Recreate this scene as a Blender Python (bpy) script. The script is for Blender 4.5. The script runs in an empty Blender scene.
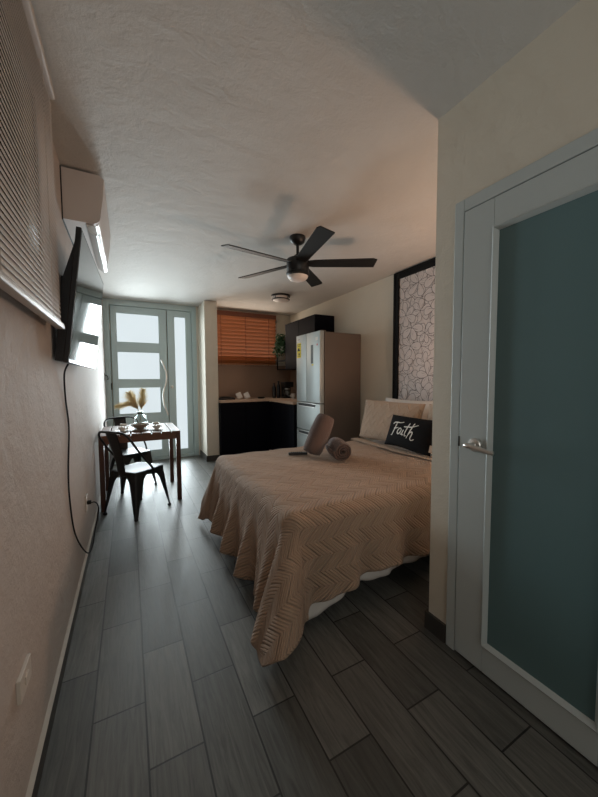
import bpy, bmesh, math, random
from mathutils import Vector, Matrix
random.seed(7)
PI = math.pi
SC = bpy.context.scene
COL = SC.collection

# ------------------------------------------------------------------ materials
def lin(c):
    c = c / 255.0
    return c / 12.92 if c <= .04045 else ((c + .055) / 1.055) ** 2.4
def rgb(r, g, b): return (lin(r), lin(g), lin(b), 1)

class NT:
    def __init__(s, name):
        s.m = bpy.data.materials.new(name); s.m.use_nodes = True
        s.t = s.m.node_tree; s.b = s.t.nodes['Principled BSDF']; s.out = s.t.nodes['Material Output']
    def n(s, typ, **kw):
        nd = s.t.nodes.new(typ)
        for k, v in kw.items():
            if hasattr(nd, k): setattr(nd, k, v)
            else: nd.inputs[k].default_value = v
        return nd
    def l(s, a, b): s.t.links.new(a, b)
    def math(s, op, a, b=None, c=None):
        nd = s.t.nodes.new('ShaderNodeMath'); nd.operation = op
        for i, v in enumerate((a, b, c)):
            if v is None: continue
            if isinstance(v, (int, float)): nd.inputs[i].default_value = v
            else: s.l(v, nd.inputs[i])
        return nd.outputs[0]

def mat(name, c, rough=.5, metal=0, var=.06, scale=12, bump=0, bscale=60, stretch=None, coat=0, spec=.5, sheen=0, detail=4):
    k = NT(name); b = k.b
    tc = k.n('ShaderNodeTexCoord'); src = tc.outputs['Object']
    if stretch:
        mp = k.n('ShaderNodeMapping'); mp.inputs['Scale'].default_value = stretch
        k.l(src, mp.inputs['Vector']); src = mp.outputs[0]
    no = k.n('ShaderNodeTexNoise'); no.inputs['Scale'].default_value = scale; no.inputs['Detail'].default_value = detail
    k.l(src, no.inputs['Vector'])
    mx = k.n('ShaderNodeMix', data_type='RGBA')
    mx.inputs[6].default_value = tuple(v * (1 - var) for v in c[:3]) + (1,)
    mx.inputs[7].default_value = tuple(min(1, v * (1 + var)) for v in c[:3]) + (1,)
    k.l(no.outputs['Fac'], mx.inputs[0]); k.l(mx.outputs[2], b.inputs['Base Color'])
    b.inputs['Roughness'].default_value = rough; b.inputs['Metallic'].default_value = metal
    b.inputs['Coat Weight'].default_value = coat; b.inputs['Specular IOR Level'].default_value = spec
    b.inputs['Sheen Weight'].default_value = sheen
    if bump:
        n2 = k.n('ShaderNodeTexNoise'); n2.inputs['Scale'].default_value = bscale; n2.inputs['Detail'].default_value = 6
        k.l(src, n2.inputs['Vector'])
        bp = k.n('ShaderNodeBump'); bp.inputs['Strength'].default_value = bump; bp.inputs['Distance'].default_value = .01
        k.l(n2.outputs['Fac'], bp.inputs['Height']); k.l(bp.outputs[0], b.inputs['Normal'])
    return k.m

def emit(name, c, strength):
    k = NT(name); k.b.inputs['Base Color'].default_value = (.12, .13, .13, 1); k.b.inputs['Roughness'].default_value = .5
    tc = k.n('ShaderNodeTexCoord'); no = k.n('ShaderNodeTexNoise'); no.inputs['Scale'].default_value = 1.3
    k.l(tc.outputs['Object'], no.inputs['Vector'])
    mx = k.n('ShaderNodeMix', data_type='RGBA'); mx.inputs[6].default_value = tuple(v * .93 for v in c[:3]) + (1,); mx.inputs[7].default_value = c
    k.l(no.outputs['Fac'], mx.inputs[0]); k.l(mx.outputs[2], k.b.inputs['Emission Color'])
    k.b.inputs['Emission Strength'].default_value = strength
    return k.m

def wall_mat(name, c, trowel=.35):
    k = NT(name); b = k.b; tc = k.n('ShaderNodeTexCoord'); o = tc.outputs['Object']
    n1 = k.n('ShaderNodeTexNoise'); n1.inputs['Scale'].default_value = 2.2; n1.inputs['Detail'].default_value = 6; n1.inputs['Roughness'].default_value = .6
    n2 = k.n('ShaderNodeTexNoise'); n2.inputs['Scale'].default_value = 7; n2.inputs['Detail'].default_value = 8; n2.inputs['Roughness'].default_value = .65; n2.inputs['Distortion'].default_value = .25
    n3 = k.n('ShaderNodeTexNoise'); n3.inputs['Scale'].default_value = 90; n3.inputs['Detail'].default_value = 3
    for n in (n1, n2, n3): k.l(o, n.inputs['Vector'])
    mx = k.n('ShaderNodeMix', data_type='RGBA'); mx.inputs[6].default_value = tuple(v * .93 for v in c[:3]) + (1,); mx.inputs[7].default_value = tuple(v * 1.05 for v in c[:3]) + (1,)
    k.l(n1.outputs['Fac'], mx.inputs[0]); k.l(mx.outputs[2], b.inputs['Base Color']); b.inputs['Roughness'].default_value = .75
    h = k.math('ADD', n2.outputs['Fac'], k.math('MULTIPLY', n3.outputs['Fac'], .12))
    bp = k.n('ShaderNodeBump'); bp.inputs['Strength'].default_value = trowel; bp.inputs['Distance'].default_value = .02
    k.l(h, bp.inputs['Height']); k.l(bp.outputs[0], b.inputs['Normal'])
    return k.m

def floor_mat():
    k = NT('wood_look_tile'); b = k.b; tc = k.n('ShaderNodeTexCoord'); sx = k.n('ShaderNodeSeparateXYZ'); k.l(tc.outputs['Object'], sx.inputs[0])
    cb = k.n('ShaderNodeCombineXYZ')
    k.l(k.math('ADD', sx.outputs[1], -1.632 + 20 * .516), cb.inputs[0]); k.l(k.math('ADD', sx.outputs[0], .161 + 20 * .1805), cb.inputs[1])
    br = k.n('ShaderNodeTexBrick', offset=.5, offset_frequency=2, squash=1)
    br.inputs['Scale'].default_value = 1; br.inputs['Mortar Size'].default_value = .0034; br.inputs['Mortar Smooth'].default_value = .15
    br.inputs['Brick Width'].default_value = .516; br.inputs['Row Height'].default_value = .1805; br.inputs['Bias'].default_value = 0
    br.inputs['Color1'].default_value = rgb(80, 80, 76); br.inputs['Color2'].default_value = rgb(116, 115, 110); br.inputs['Mortar'].default_value = rgb(30, 29, 28)
    k.l(cb.outputs[0], br.inputs['Vector'])
    # wood grain, stretched along the plank and shifted per tile row
    mp = k.n('ShaderNodeMapping'); b.inputs['Specular IOR Level'].default_value = .6; mp.inputs['Scale'].default_value = (26, 2.2, 1); k.l(tc.outputs['Object'], mp.inputs['Vector'])
    g = k.n('ShaderNodeTexNoise'); g.inputs['Scale'].default_value = 1.6; g.inputs['Detail'].default_value = 9; g.inputs['Roughness'].default_value = .62; g.inputs['Distortion'].default_value = 1.6
    k.l(mp.outputs[0], g.inputs['Vector'])
    ramp = k.n('ShaderNodeValToRGB'); ramp.color_ramp.elements[0].position = .32; ramp.color_ramp.elements[0].color = (.52, .52, .52, 1); ramp.color_ramp.elements[1].position = .68; ramp.color_ramp.elements[1].color = (1.2, 1.2, 1.2, 1)
    k.l(g.outputs['Fac'], ramp.inputs[0])
    mu = k.n('ShaderNodeMix', data_type='RGBA', blend_type='MULTIPLY'); mu.inputs[0].default_value = 1
    k.l(br.outputs['Color'], mu.inputs[6]); k.l(ramp.outputs[0], mu.inputs[7]); k.l(mu.outputs[2], b.inputs['Base Color'])
    k.l(k.math('ADD', k.math('MULTIPLY', g.outputs['Fac'], .3), .32), b.inputs['Roughness'])
    hh = k.math('ADD', k.math('MULTIPLY', br.outputs['Fac'], -1.0), k.math('MULTIPLY', g.outputs['Fac'], .35))
    bp = k.n('ShaderNodeBump'); bp.inputs['Strength'].default_value = .35; bp.inputs['Distance'].default_value = .004
    k.l(hh, bp.inputs['Height']); k.l(bp.outputs[0], b.inputs['Normal'])
    return k.m

def quilt_mat(name, c, period=.16, amp=.085, pitch=.021, strength=1.0):
    k = NT(name); b = k.b; uv = k.n('ShaderNodeUVMap'); sx = k.n('ShaderNodeSeparateXYZ'); k.l(uv.outputs[0], sx.inputs[0])
    fr = k.math('FRACT', k.math('DIVIDE', sx.outputs[1], period))
    tri = k.math('ABSOLUTE', k.math('SUBTRACT', k.math('MULTIPLY', fr, 2), 1))
    ph = k.math('DIVIDE', k.math('ADD', sx.outputs[0], k.math('MULTIPLY', tri, amp)), pitch)
    w = k.math('ABSOLUTE', k.math('SINE', k.math('MULTIPLY', ph, PI)))
    puff = k.math('POWER', w, .45)
    # every fourth channel is wider and deeper
    w4 = k.math('POWER', k.math('ABSOLUTE', k.math('SINE', k.math('MULTIPLY', ph, PI / 4))), .5)
    h = k.math('ADD', k.math('MULTIPLY', puff, .6), k.math('MULTIPLY', w4, .7))
    n = k.n('ShaderNodeTexNoise'); n.inputs['Scale'].default_value = 260; k.l(uv.outputs[0], n.inputs['Vector'])
    h = k.math('ADD', h, k.math('MULTIPLY', n.outputs['Fac'], .18))
    bp = k.n('ShaderNodeBump'); bp.inputs['Strength'].default_value = strength; bp.inputs['Distance'].default_value = .011
    k.l(h, bp.inputs['Height']); k.l(bp.outputs[0], b.inputs['Normal'])
    n2 = k.n('ShaderNodeTexNoise'); n2.inputs['Scale'].default_value = 5; k.l(uv.outputs[0], n2.inputs['Vector'])
    mx = k.n('ShaderNodeMix', data_type='RGBA'); mx.inputs[6].default_value = tuple(v * .93 for v in c[:3]) + (1,); mx.inputs[7].default_value = tuple(v * 1.06 for v in c[:3]) + (1,)
    k.l(n2.outputs['Fac'], mx.inputs[0]); k.l(mx.outputs[2], b.inputs['Base Color'])
    b.inputs['Roughness'].default_value = .8; b.inputs['Sheen Weight'].default_value = .15; b.inputs['Specular IOR Level'].default_value = .25
    return k.m

def translucent(name, c, amount, stretch=(1, 1, 1)):
    k = NT(name); b = k.b; tc = k.n('ShaderNodeTexCoord'); mp = k.n('ShaderNodeMapping'); mp.inputs['Scale'].default_value = stretch
    k.l(tc.outputs['Object'], mp.inputs['Vector']); n = k.n('ShaderNodeTexNoise'); n.inputs['Scale'].default_value = 3; n.inputs['Detail'].default_value = 6; k.l(mp.outputs[0], n.inputs['Vector'])
    mx = k.n('ShaderNodeMix', data_type='RGBA'); mx.inputs[6].default_value = tuple(v * .8 for v in c[:3]) + (1,); mx.inputs[7].default_value = tuple(v * 1.15 for v in c[:3]) + (1,)
    k.l(n.outputs['Fac'], mx.inputs[0]); k.l(mx.outputs[2], b.inputs['Base Color']); b.inputs['Roughness'].default_value = .45
    tr = k.n('ShaderNodeBsdfTranslucent'); k.l(mx.outputs[2], tr.inputs['Color'])
    ms = k.n('ShaderNodeMixShader'); ms.inputs[0].default_value = amount
    k.l(b.outputs[0], ms.inputs[1]); k.l(tr.outputs[0], ms.inputs[2]); k.l(ms.outputs[0], k.out.inputs['Surface'])
    return k.m

def glass_mat(name, c=(.9, .95, .95, 1), rough=.02):
    k = NT(name); b = k.b; b.inputs['Base Color'].default_value = c; b.inputs['Roughness'].default_value = rough
    b.inputs['Transmission Weight'].default_value = 1; b.inputs['IOR'].default_value = 1.45
    n = k.n('ShaderNodeTexNoise'); n.inputs['Scale'].default_value = 40
    bp = k.n('ShaderNodeBump'); bp.inputs['Strength'].default_value = .02; k.l(n.outputs['Fac'], bp.inputs['Height']); k.l(bp.outputs[0], b.inputs['Normal'])
    return k.m

M = dict(
    wall=wall_mat('wall_paint', rgb(218, 211, 196), .3),
    wallleft=wall_mat('wall_plaster', rgb(188, 178, 171), .55),
    ceil=wall_mat('ceiling_plaster', rgb(203, 200, 195), .5),
    floor=floor_mat(),
    skirt=mat('skirting_tile', rgb(62, 59, 56), .5, var=.15, scale=4, stretch=(1, 3, 20)),
    caulk=mat('caulk', rgb(196, 190, 180), .6),
    wallshade=mat('shaded_wall_taupe', rgb(150, 124, 106), .45, var=.05, scale=5),  # taupe puts the shade on the kitchen wall into its colour
    door=mat('door_enamel', rgb(188, 208, 211), .38, var=.02, scale=3),
    bathdoor=mat('bathroom_door_enamel', rgb(188, 197, 197), .42, var=.02, scale=3),
    seam=mat('door_seam', rgb(30, 32, 33), .7),
    pane=emit('frosted_daylight_pane', rgb(222, 234, 239), .9),
    bathglass=mat('frosted_teal_glass', rgb(96, 124, 128), .42, var=.06, scale=2.5, bump=.04, bscale=300, spec=.4),
    chrome=mat('brushed_nickel', (.74, .73, .7, 1), .34, 1, var=.03),
    black=mat('black_metal', rgb(20, 20, 22), .38, var=.15, scale=6),
    matteblack=mat('matte_black_frame', rgb(13, 13, 14), .65, var=.15, scale=8, spec=.15),
    blackwood=mat('black_fan_blade', rgb(24, 23, 23), .5, var=.3, scale=5, stretch=(2, 2, 30)),
    chairm=mat('black_powder_coat', rgb(14, 14, 16), .42, var=.1, scale=40),
    rubber=mat('black_rubber', rgb(12, 12, 12), .8),
    walnut=mat('walnut', rgb(104, 70, 54), .48, var=.3, scale=3, stretch=(20, 1.5, 20)),
    walnutleg=mat('walnut_leg', rgb(78, 48, 36), .42, var=.3, scale=3, stretch=(20, 20, 1.5)),
    quilt=quilt_mat('quilted_tan', rgb(180, 152, 130)),
    sham=quilt_mat('quilted_sham', rgb(190, 164, 142), .12, .07, .026, 1.0),
    white=mat('white_linen', rgb(222, 218, 214), .85, var=.03, bump=.1, bscale=200),
    lumbar=mat('black_cotton', rgb(17, 16, 18), .9, var=.15, bump=.12, bscale=300, spec=.2),
    letter=mat('white_thread', rgb(225, 222, 216), .8, var=.04, scale=200),
    towel=mat('mauve_terry', rgb(110, 93, 88), .95, var=.14, scale=120, bump=.8, bscale=330, sheen=.3, spec=.1),
    navy=mat('navy_black_laminate', rgb(9, 11, 20), .6, var=.15, scale=3, spec=.08),
    counter=mat('beige_laminate', rgb(196, 168, 146), .4, var=.12, scale=18),
    steel=mat('silver_fridge_door', rgb(176, 184, 184), .48, .35, var=.03, scale=5, stretch=(1, 1, 40)),
    fside=mat('fridge_side', rgb(104, 92, 84), .5, .1, var=.05, scale=6, bump=.05, bscale=400),
    dark=mat('dark_recess', rgb(24, 24, 26), .5),
    yellow=mat('yellow_paper', rgb(226, 206, 40), .6),
    print=mat('black_print', rgb(20, 20, 20), .6),
    teal=mat('teal_sticker', rgb(40, 62, 66), .3),
    red=mat('red_mark', rgb(190, 60, 50), .5),
    acw=mat('ac_plastic', rgb(200, 190, 184), .42, var=.02),
    acgloss=mat('ac_gloss_flap', rgb(222, 228, 230), .15, var=.02),
    screen=mat('tv_screen', rgb(9, 10, 12), .05, var=.1, spec=.2),
    tvb=mat('tv_back', rgb(13, 14, 18), .4),
    slat=mat('blind_slat_aluminium', rgb(190, 178, 168), .45, var=.03),
    nightglass=mat('dark_window_glass', rgb(14, 14, 15), .1),
    woodblind=translucent('wooden_slat', rgb(176, 114, 70), .12, (1.5, 30, 30)),
    rail=mat('wooden_rail', rgb(120, 64, 38), .45, var=.2, scale=4, stretch=(2, 30, 30)),
    day=emit('kitchen_daylight_pane', rgb(255, 236, 214), 2.0),
    paper=mat('wallpaper_white', rgb(206, 198, 196), .7, var=.03),
    ink=mat('wallpaper_ink', rgb(52, 44, 46), .7),
    leaf=mat('ivy_leaf', rgb(44, 84, 48), .55, var=.4, scale=25),
    pot=mat('white_ceramic', rgb(214, 210, 204), .3, var=.03),
    bowl=mat('taupe_stoneware', rgb(150, 138, 126), .5, var=.12, scale=40),
    plume=translucent('pampas', rgb(238, 228, 198), .5),
    stem=mat('pampas_stem', rgb(160, 140, 92), .8, var=.12, scale=30),
    glass=glass_mat('clear_glass'),
    opal=mat('opal_glass', rgb(238, 228, 222), .3, var=.02),
    plastic=mat('white_plastic', rgb(208, 200, 190), .35, var=.02),
    coffee=mat('coffee', rgb(30, 16, 10), .2),
)

# ------------------------------------------------------------------ mesh helpers
def BM(): return bmesh.new()
def box(bm, x0, x1, y0, y1, z0, z1, mi=0, bev=0, seg=2):
    t = bmesh.new()
    bmesh.ops.create_cube(t, size=1)
    bmesh.ops.transform(t, matrix=Matrix.Translation(((x0+x1)/2, (y0+y1)/2, (z0+z1)/2)) @ Matrix.Diagonal((abs(x1-x0), abs(y1-y0), abs(z1-z0), 1)), verts=t.verts)
    if bev: bmesh.ops.bevel(t, geom=t.edges[:], offset=bev, segments=seg, profile=.5, affect='EDGES')
    merge(bm, t, mi)
def merge(bm, t, mi=None, mx=None):
    if mx is not None: bmesh.ops.transform(t, matrix=mx, verts=t.verts)
    t.verts.index_update(); vs = [bm.verts.new(v.co) for v in t.verts]
    for f in t.faces:
        try: g = bm.faces.new([vs[v.index] for v in f.verts])
        except ValueError: continue
        g.material_index = f.material_index if mi is None else mi
    t.free()
def tube(bm, pts, r, n=8, mi=0, caps=True, closed=False):
    pts = [Vector(p) for p in pts]; N = len(pts); rings = []; up = None
    for i, p in enumerate(pts):
        if closed: d = pts[(i+1) % N] - pts[i-1]
        else: d = pts[min(i+1, N-1)] - pts[max(i-1, 0)]
        d.normalize()
        if up is None: up = Vector((0, 0, 1)) if abs(d.z) < .9 else Vector((1, 0, 0))
        s = d.cross(up).normalized(); up = s.cross(d).normalized()
        rr = r[i] if isinstance(r, (list, tuple)) else r
        rings.append([bm.verts.new(p + (s * math.cos(2*PI*k/n) + up * math.sin(2*PI*k/n)) * rr) for k in range(n)])
    for i in range(N if closed else N-1):
        a, b = rings[i], rings[(i+1) % N]
        for k in range(n):
            f = bm.faces.new((a[k], a[(k+1) % n], b[(k+1) % n], b[k])); f.material_index = mi
    if caps and not closed:
        for q in (rings[0][::-1], rings[-1]):
            f = bm.faces.new(q); f.material_index = mi
def smooth(pts, k=6):
    P = [Vector(p) for p in pts]; out = []
    for i in range(len(P)-1):
        p0, p1, p2, p3 = P[max(i-1, 0)], P[i], P[i+1], P[min(i+2, len(P)-1)]
        for j in range(k):
            t = j / k
            out.append(.5*((2*p1) + (p2-p0)*t + (2*p0-5*p1+4*p2-p3)*t*t + (3*p1-p0-3*p2+p3)*t**3))
    out.append(P[-1]); return out
def lathe(bm, prof, c=(0, 0, 0), n=32, mi=0):
    """profile of (radius, z); radius 0 closes the end"""
    cx, cy, cz = c; rings = []
    for r, z in prof:
        if r < 1e-6: rings.append([bm.verts.new((cx, cy, cz+z))])
        else: rings.append([bm.verts.new((cx+r*math.cos(2*PI*k/n), cy+r*math.sin(2*PI*k/n), cz+z)) for k in range(n)])
    for a, b in zip(rings, rings[1:]):
        for k in range(n):
            k2 = (k+1) % n
            if len(a) == 1 and len(b) == 1: continue
            if len(a) == 1: vs = (a[0], b[k2], b[k])
            elif len(b) == 1: vs = (a[k], a[k2], b[0])
            else: vs = (a[k], a[k2], b[k2], b[k])
            f = bm.faces.new(vs); f.material_index = mi
def prism(bm, poly, axis, a, b, mi=0):
    """poly in the two other axes (cyclic order), extruded on axis from a to b"""
    def P(u, v, w):
        return {0: (w, u, v), 1: (u, w, v), 2: (u, v, w)}[axis]
    A = [bm.verts.new(P(u, v, a)) for u, v in poly]; B = [bm.verts.new(P(u, v, b)) for u, v in poly]
    n = len(poly)
    fs = [bm.faces.new(A[::-1]), bm.faces.new(B)]
    for i in range(n): fs.append(bm.faces.new((A[i], A[(i+1) % n], B[(i+1) % n], B[i])))
    for f in fs: f.material_index = mi
def grid(bm, nu, nv, fn, mi=0, uvfn=None):
    V = [[bm.verts.new(fn(i/nu, j/nv)) for j in range(nv+1)] for i in range(nu+1)]
    uvl = bm.loops.layers.uv.verify() if uvfn else None
    for i in range(nu):
        for j in range(nv):
            q = ((i, j), (i+1, j), (i+1, j+1), (i, j+1))
            f = bm.faces.new([V[a][b] for a, b in q]); f.material_index = mi
            if uvfn:
                for lp, (a, b) in zip(f.loops, q): lp[uvl].uv = uvfn(a/nu, b/nv)
    return V
def ribbon(bm, pts, w, nrm, th=.0015, mi=0):
    """flat stroke of real thickness along pts, facing nrm"""
    P = [Vector(p) for p in pts]; nrm = Vector(nrm); L = []
    for i, p in enumerate(P):
        d = (P[min(i+1, len(P)-1)] - P[max(i-1, 0)]).normalized(); s = d.cross(nrm).normalized()
        t = i / max(1, len(P)-1); ww = (w * (.55 + .45*math.sin(PI*min(1, t*1.2+.1)))) / 2
        L.append([bm.verts.new(p - s*ww), bm.verts.new(p + s*ww), bm.verts.new(p + s*ww + nrm*th), bm.verts.new(p - s*ww + nrm*th)])
    for a, b in zip(L, L[1:]):
        for k in range(4): bm.faces.new((a[k], a[(k+1) % 4], b[(k+1) % 4], b[k])).material_index = mi
    bm.faces.new(L[0][::-1]).material_index = mi; bm.faces.new(L[-1]).material_index = mi

def wloc(o):
    v = Vector((0, 0, 0))
    while o is not None: v += o.location; o = o.parent
    return v
def part(name, bm, m, parent=None, shade=None, label=None):
    """links bm (world coordinates) as one mesh object; under a parent it is stored relative to it"""
    bmesh.ops.recalc_face_normals(bm, faces=bm.faces[:])
    if parent is not None:
        o = wloc(parent); bmesh.ops.translate(bm, verts=bm.verts[:], vec=-o)
    me = bpy.data.meshes.new(name); bm.to_mesh(me); bm.free()
    for q in (m if isinstance(m, (list, tuple)) else [m]): me.materials.append(M[q])
    ob = bpy.data.objects.new(name, me); COL.objects.link(ob)
    if parent is not None: ob.parent = parent
    if shade is not None:
        me.polygons.foreach_set('use_smooth', [True]*len(me.polygons))
        if shade < 180: me.set_sharp_from_angle(angle=math.radians(shade))
    if label: ob['label'] = label
    return ob
def thing(name, label, cat, loc=(0, 0, 0), group=None):
    o = bpy.data.objects.new(name, None); o.empty_display_size = .05; COL.objects.link(o); o.location = loc
    tag(o, label, cat, group); return o
def tag(o, label, cat, group=None):
    o['label'] = label; o['category'] = cat
    if group: o['group'] = group
    return o
def struct(name, bm, m, parent=None, label=None, shade=None):
    o = part(name, bm, m, parent, shade)
    if parent is None:
        o['kind'] = 'structure'
        if label: o['label'] = label
    return o
def copy_thing(root):
    r = root.copy(); COL.objects.link(r)
    for ch in list(root.children):
        c = ch.copy(); COL.objects.link(c); c.parent = r
        for g in list(ch.children):
            d = g.copy(); COL.objects.link(d); d.parent = c
    return r

# ------------------------------------------------------------------ room
XL, XR, YE, YK, YB, ZC = -.306, 2.79, 5.684, 5.65, -1.6, 2.515
XB, YC = 1.337, 1.11          # bathroom wall face and its outer corner
bm = BM(); box(bm, XL-.15, XR+.15, YB-.1, YE+.3, -.1, 0); struct('floor', bm, 'floor', label='grey wood-look plank tile floor')
bm = BM(); box(bm, XL-.15, XR+.15, YB-.1, YE+.3, ZC, ZC+.1); struct('ceiling', bm, 'ceil', label='off white plastered ceiling')
bm = BM(); box(bm, XL-.15, XL, YB-.1, YE+.3, 0, ZC); struct('wall_left', bm, 'wallleft', label='plastered wall with the television')
bm = BM(); box(bm, XR, XR+.15, YB-.1, YE+.3, 0, ZC); struct('wall_right', bm, 'wall', label='cream wall behind the bed head')
bm = BM(); box(bm, XL, XR, YB-.1, YB, 0, ZC); struct('wall_rear', bm, 'wall', label='wall behind the viewer')
bm = BM()                                            # entry wall: only the strip beside the door and over the kitchen
box(bm, 1.03, XR, YK, YE+.3, 0, ZC); box(bm, XL, 1.03, YE+.06, YE+.3, 0, ZC)
struct('wall_front', bm, 'wall', label='far wall of the kitchen and entrance')
bm = BM(); box(bm, 1.065, 1.262, 5.15, YK, 0, ZC, bev=.006); struct('wall_partition', bm, 'wall', label='short cream partition between entrance and kitchen')
DY0, DY1, DZ1 = .235, 1.0, 2.075                      # bathroom door opening
bm = BM()
box(bm, XB, XB+.12, DY1, YC, 0, ZC); box(bm, XB, XB+.12, YB, DY0, 0, ZC); box(bm, XB, XB+.12, DY0, DY1, DZ1, ZC)
box(bm, XB+.12, XR, YC-.12, YC, 0, ZC)
struct('wall_bathroom', bm, 'wall', label='cream bathroom wall with outer corner')
# skirtings
bm = BM(); box(bm, XL, XL+.014, YB, YE, 0, .069); box(bm, XL, XL+.015, YB, YE, .069, .0735, 1)
struct('baseboard_left', bm, ['skirt', 'caulk'])
bm = BM(); box(bm, XB-.014, XB, DY1+.005, YC+.014, 0, .090); box(bm, XB, XR, YC, YC+.014, 0, .090)
box(bm, XB-.022, XB, YB, DY0-.005, 0, .093)
struct('baseboard_bathroom', bm, 'skirt')
bm = BM(); box(bm, 1.05, 1.28, 5.135, 5.15, 0, .09); box(bm, 1.05, 1.065, 5.15, YK, 0, .09); struct('baseboard_partition', bm, 'skirt')
bm = BM(); box(bm, XR-.012, XR, YC+.03, 3.48, 0, .08); struct('baseboard_right', bm, 'skirt')
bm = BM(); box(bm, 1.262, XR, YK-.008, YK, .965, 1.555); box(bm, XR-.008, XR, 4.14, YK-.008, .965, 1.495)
struct('trim_1', bm, 'wallshade', label='kitchen wall above the counter, its shade painted in as taupe')

# ------------------------------------------------------------------ entry door (door_1)
def entry_door():
    Y = YE
    bm = BM()
    box(bm, XL, XL+.075, Y-.03, Y+.06, 0, 2.5, bev=.004); box(bm, .955, 1.035, Y-.03, Y+.06, 0, 2.5, bev=.004)
    box(bm, XL+.075, .955, Y-.03, Y+.06, 2.425, 2.5, bev=.004); box(bm, XL+.075, .955, Y-.03, Y+.06, 0, .045, bev=.004)
    box(bm, XL, 1.035, Y-.02, Y+.06, 2.5, ZC)
    d = struct('door_1', bm, 'door', label='pale grey glazed entrance door with sidelight')
    panes = [(1.885, 2.315), (1.312, 1.725), (.773, 1.175), (.165, .385+.25)]
    panes = [(1.882, 2.314), (1.312, 1.726), (.773, 1.175), (.165, .60)]
    x0, x1, a, b = -.136, .45, -.215, .565
    bm = BM(); y0, y1 = Y-.012, Y+.04
    box(bm, a, x0, y0, y1, .05, 2.42, bev=.003); box(bm, x1, b, y0, y1, .05, 2.42, bev=.003)
    zs = [.05] + [v for p in sorted(panes) for v in p] + [2.42]
    for k in range(0, len(zs), 2): box(bm, x0, x1, y0, y1, zs[k], zs[k+1], bev=.003)
    leaf = struct('leaf', bm, 'door', d)
    for p in panes:
        bm = BM(); box(bm, x0-.008, x1+.008, Y+.01, Y+.018, p[0]-.008, p[1]+.008); part('pane', bm, 'pane', leaf)
    bm = BM(); box(bm, .578, .69, y0, y1, .05, 2.42, bev=.003); box(bm, .86, .95, y0, y1, .05, 2.42, bev=.003)
    box(bm, .69, .86, y0, y1, .05, .14, bev=.003); box(bm, .69, .86, y0, y1, 2.32, 2.42, bev=.003)
    sl = struct('sidelight', bm, 'door', d)
    bm = BM(); box(bm, .682, .868, Y+.01, Y+.018, .132, 2.328); part('pane', bm, 'pane', sl)
    # S-shaped pull handle
    bm = BM(); yh = Y-.075
    pts = [(.47, yh, 1.62), (.505, yh, 1.53), (.54, yh, 1.40), (.535, yh, 1.27), (.50, yh, 1.14), (.485, yh, 1.02), (.50, yh, .89), (.535, yh, .78), (.55, yh, .72)]
    tube(bm, smooth(pts), .014, 10)
    for x, z in ((.507, 1.525), (.527, .80)): tube(bm, [(x, yh, z), (x, Y-.01, z)], .009, 8)
    part('door_handle', bm, 'chrome', leaf, 40)
    bm = BM(); t = bmesh.new(); lathe(t, [(0, 0), (.026, 0), (.026, .006), (.018, .012), (.014, .03), (0, .031)]); merge(bm, t, 0, Matrix.Translation((.63, Y-.012, 1.18)) @ Matrix.Rotation(PI/2, 4, 'X'))
    part('door_lock', bm, 'chrome', sl, 40)
    for z in (.35, 1.2, 2.1):
        bm = BM(); tube(bm, [(XL+.077, Y-.036, z-.05), (XL+.077, Y-.036, z+.05)], .008, 8); part('hinge', bm, 'black' if z == 1.2 else 'chrome', d, 40)
entry_door()

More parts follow.
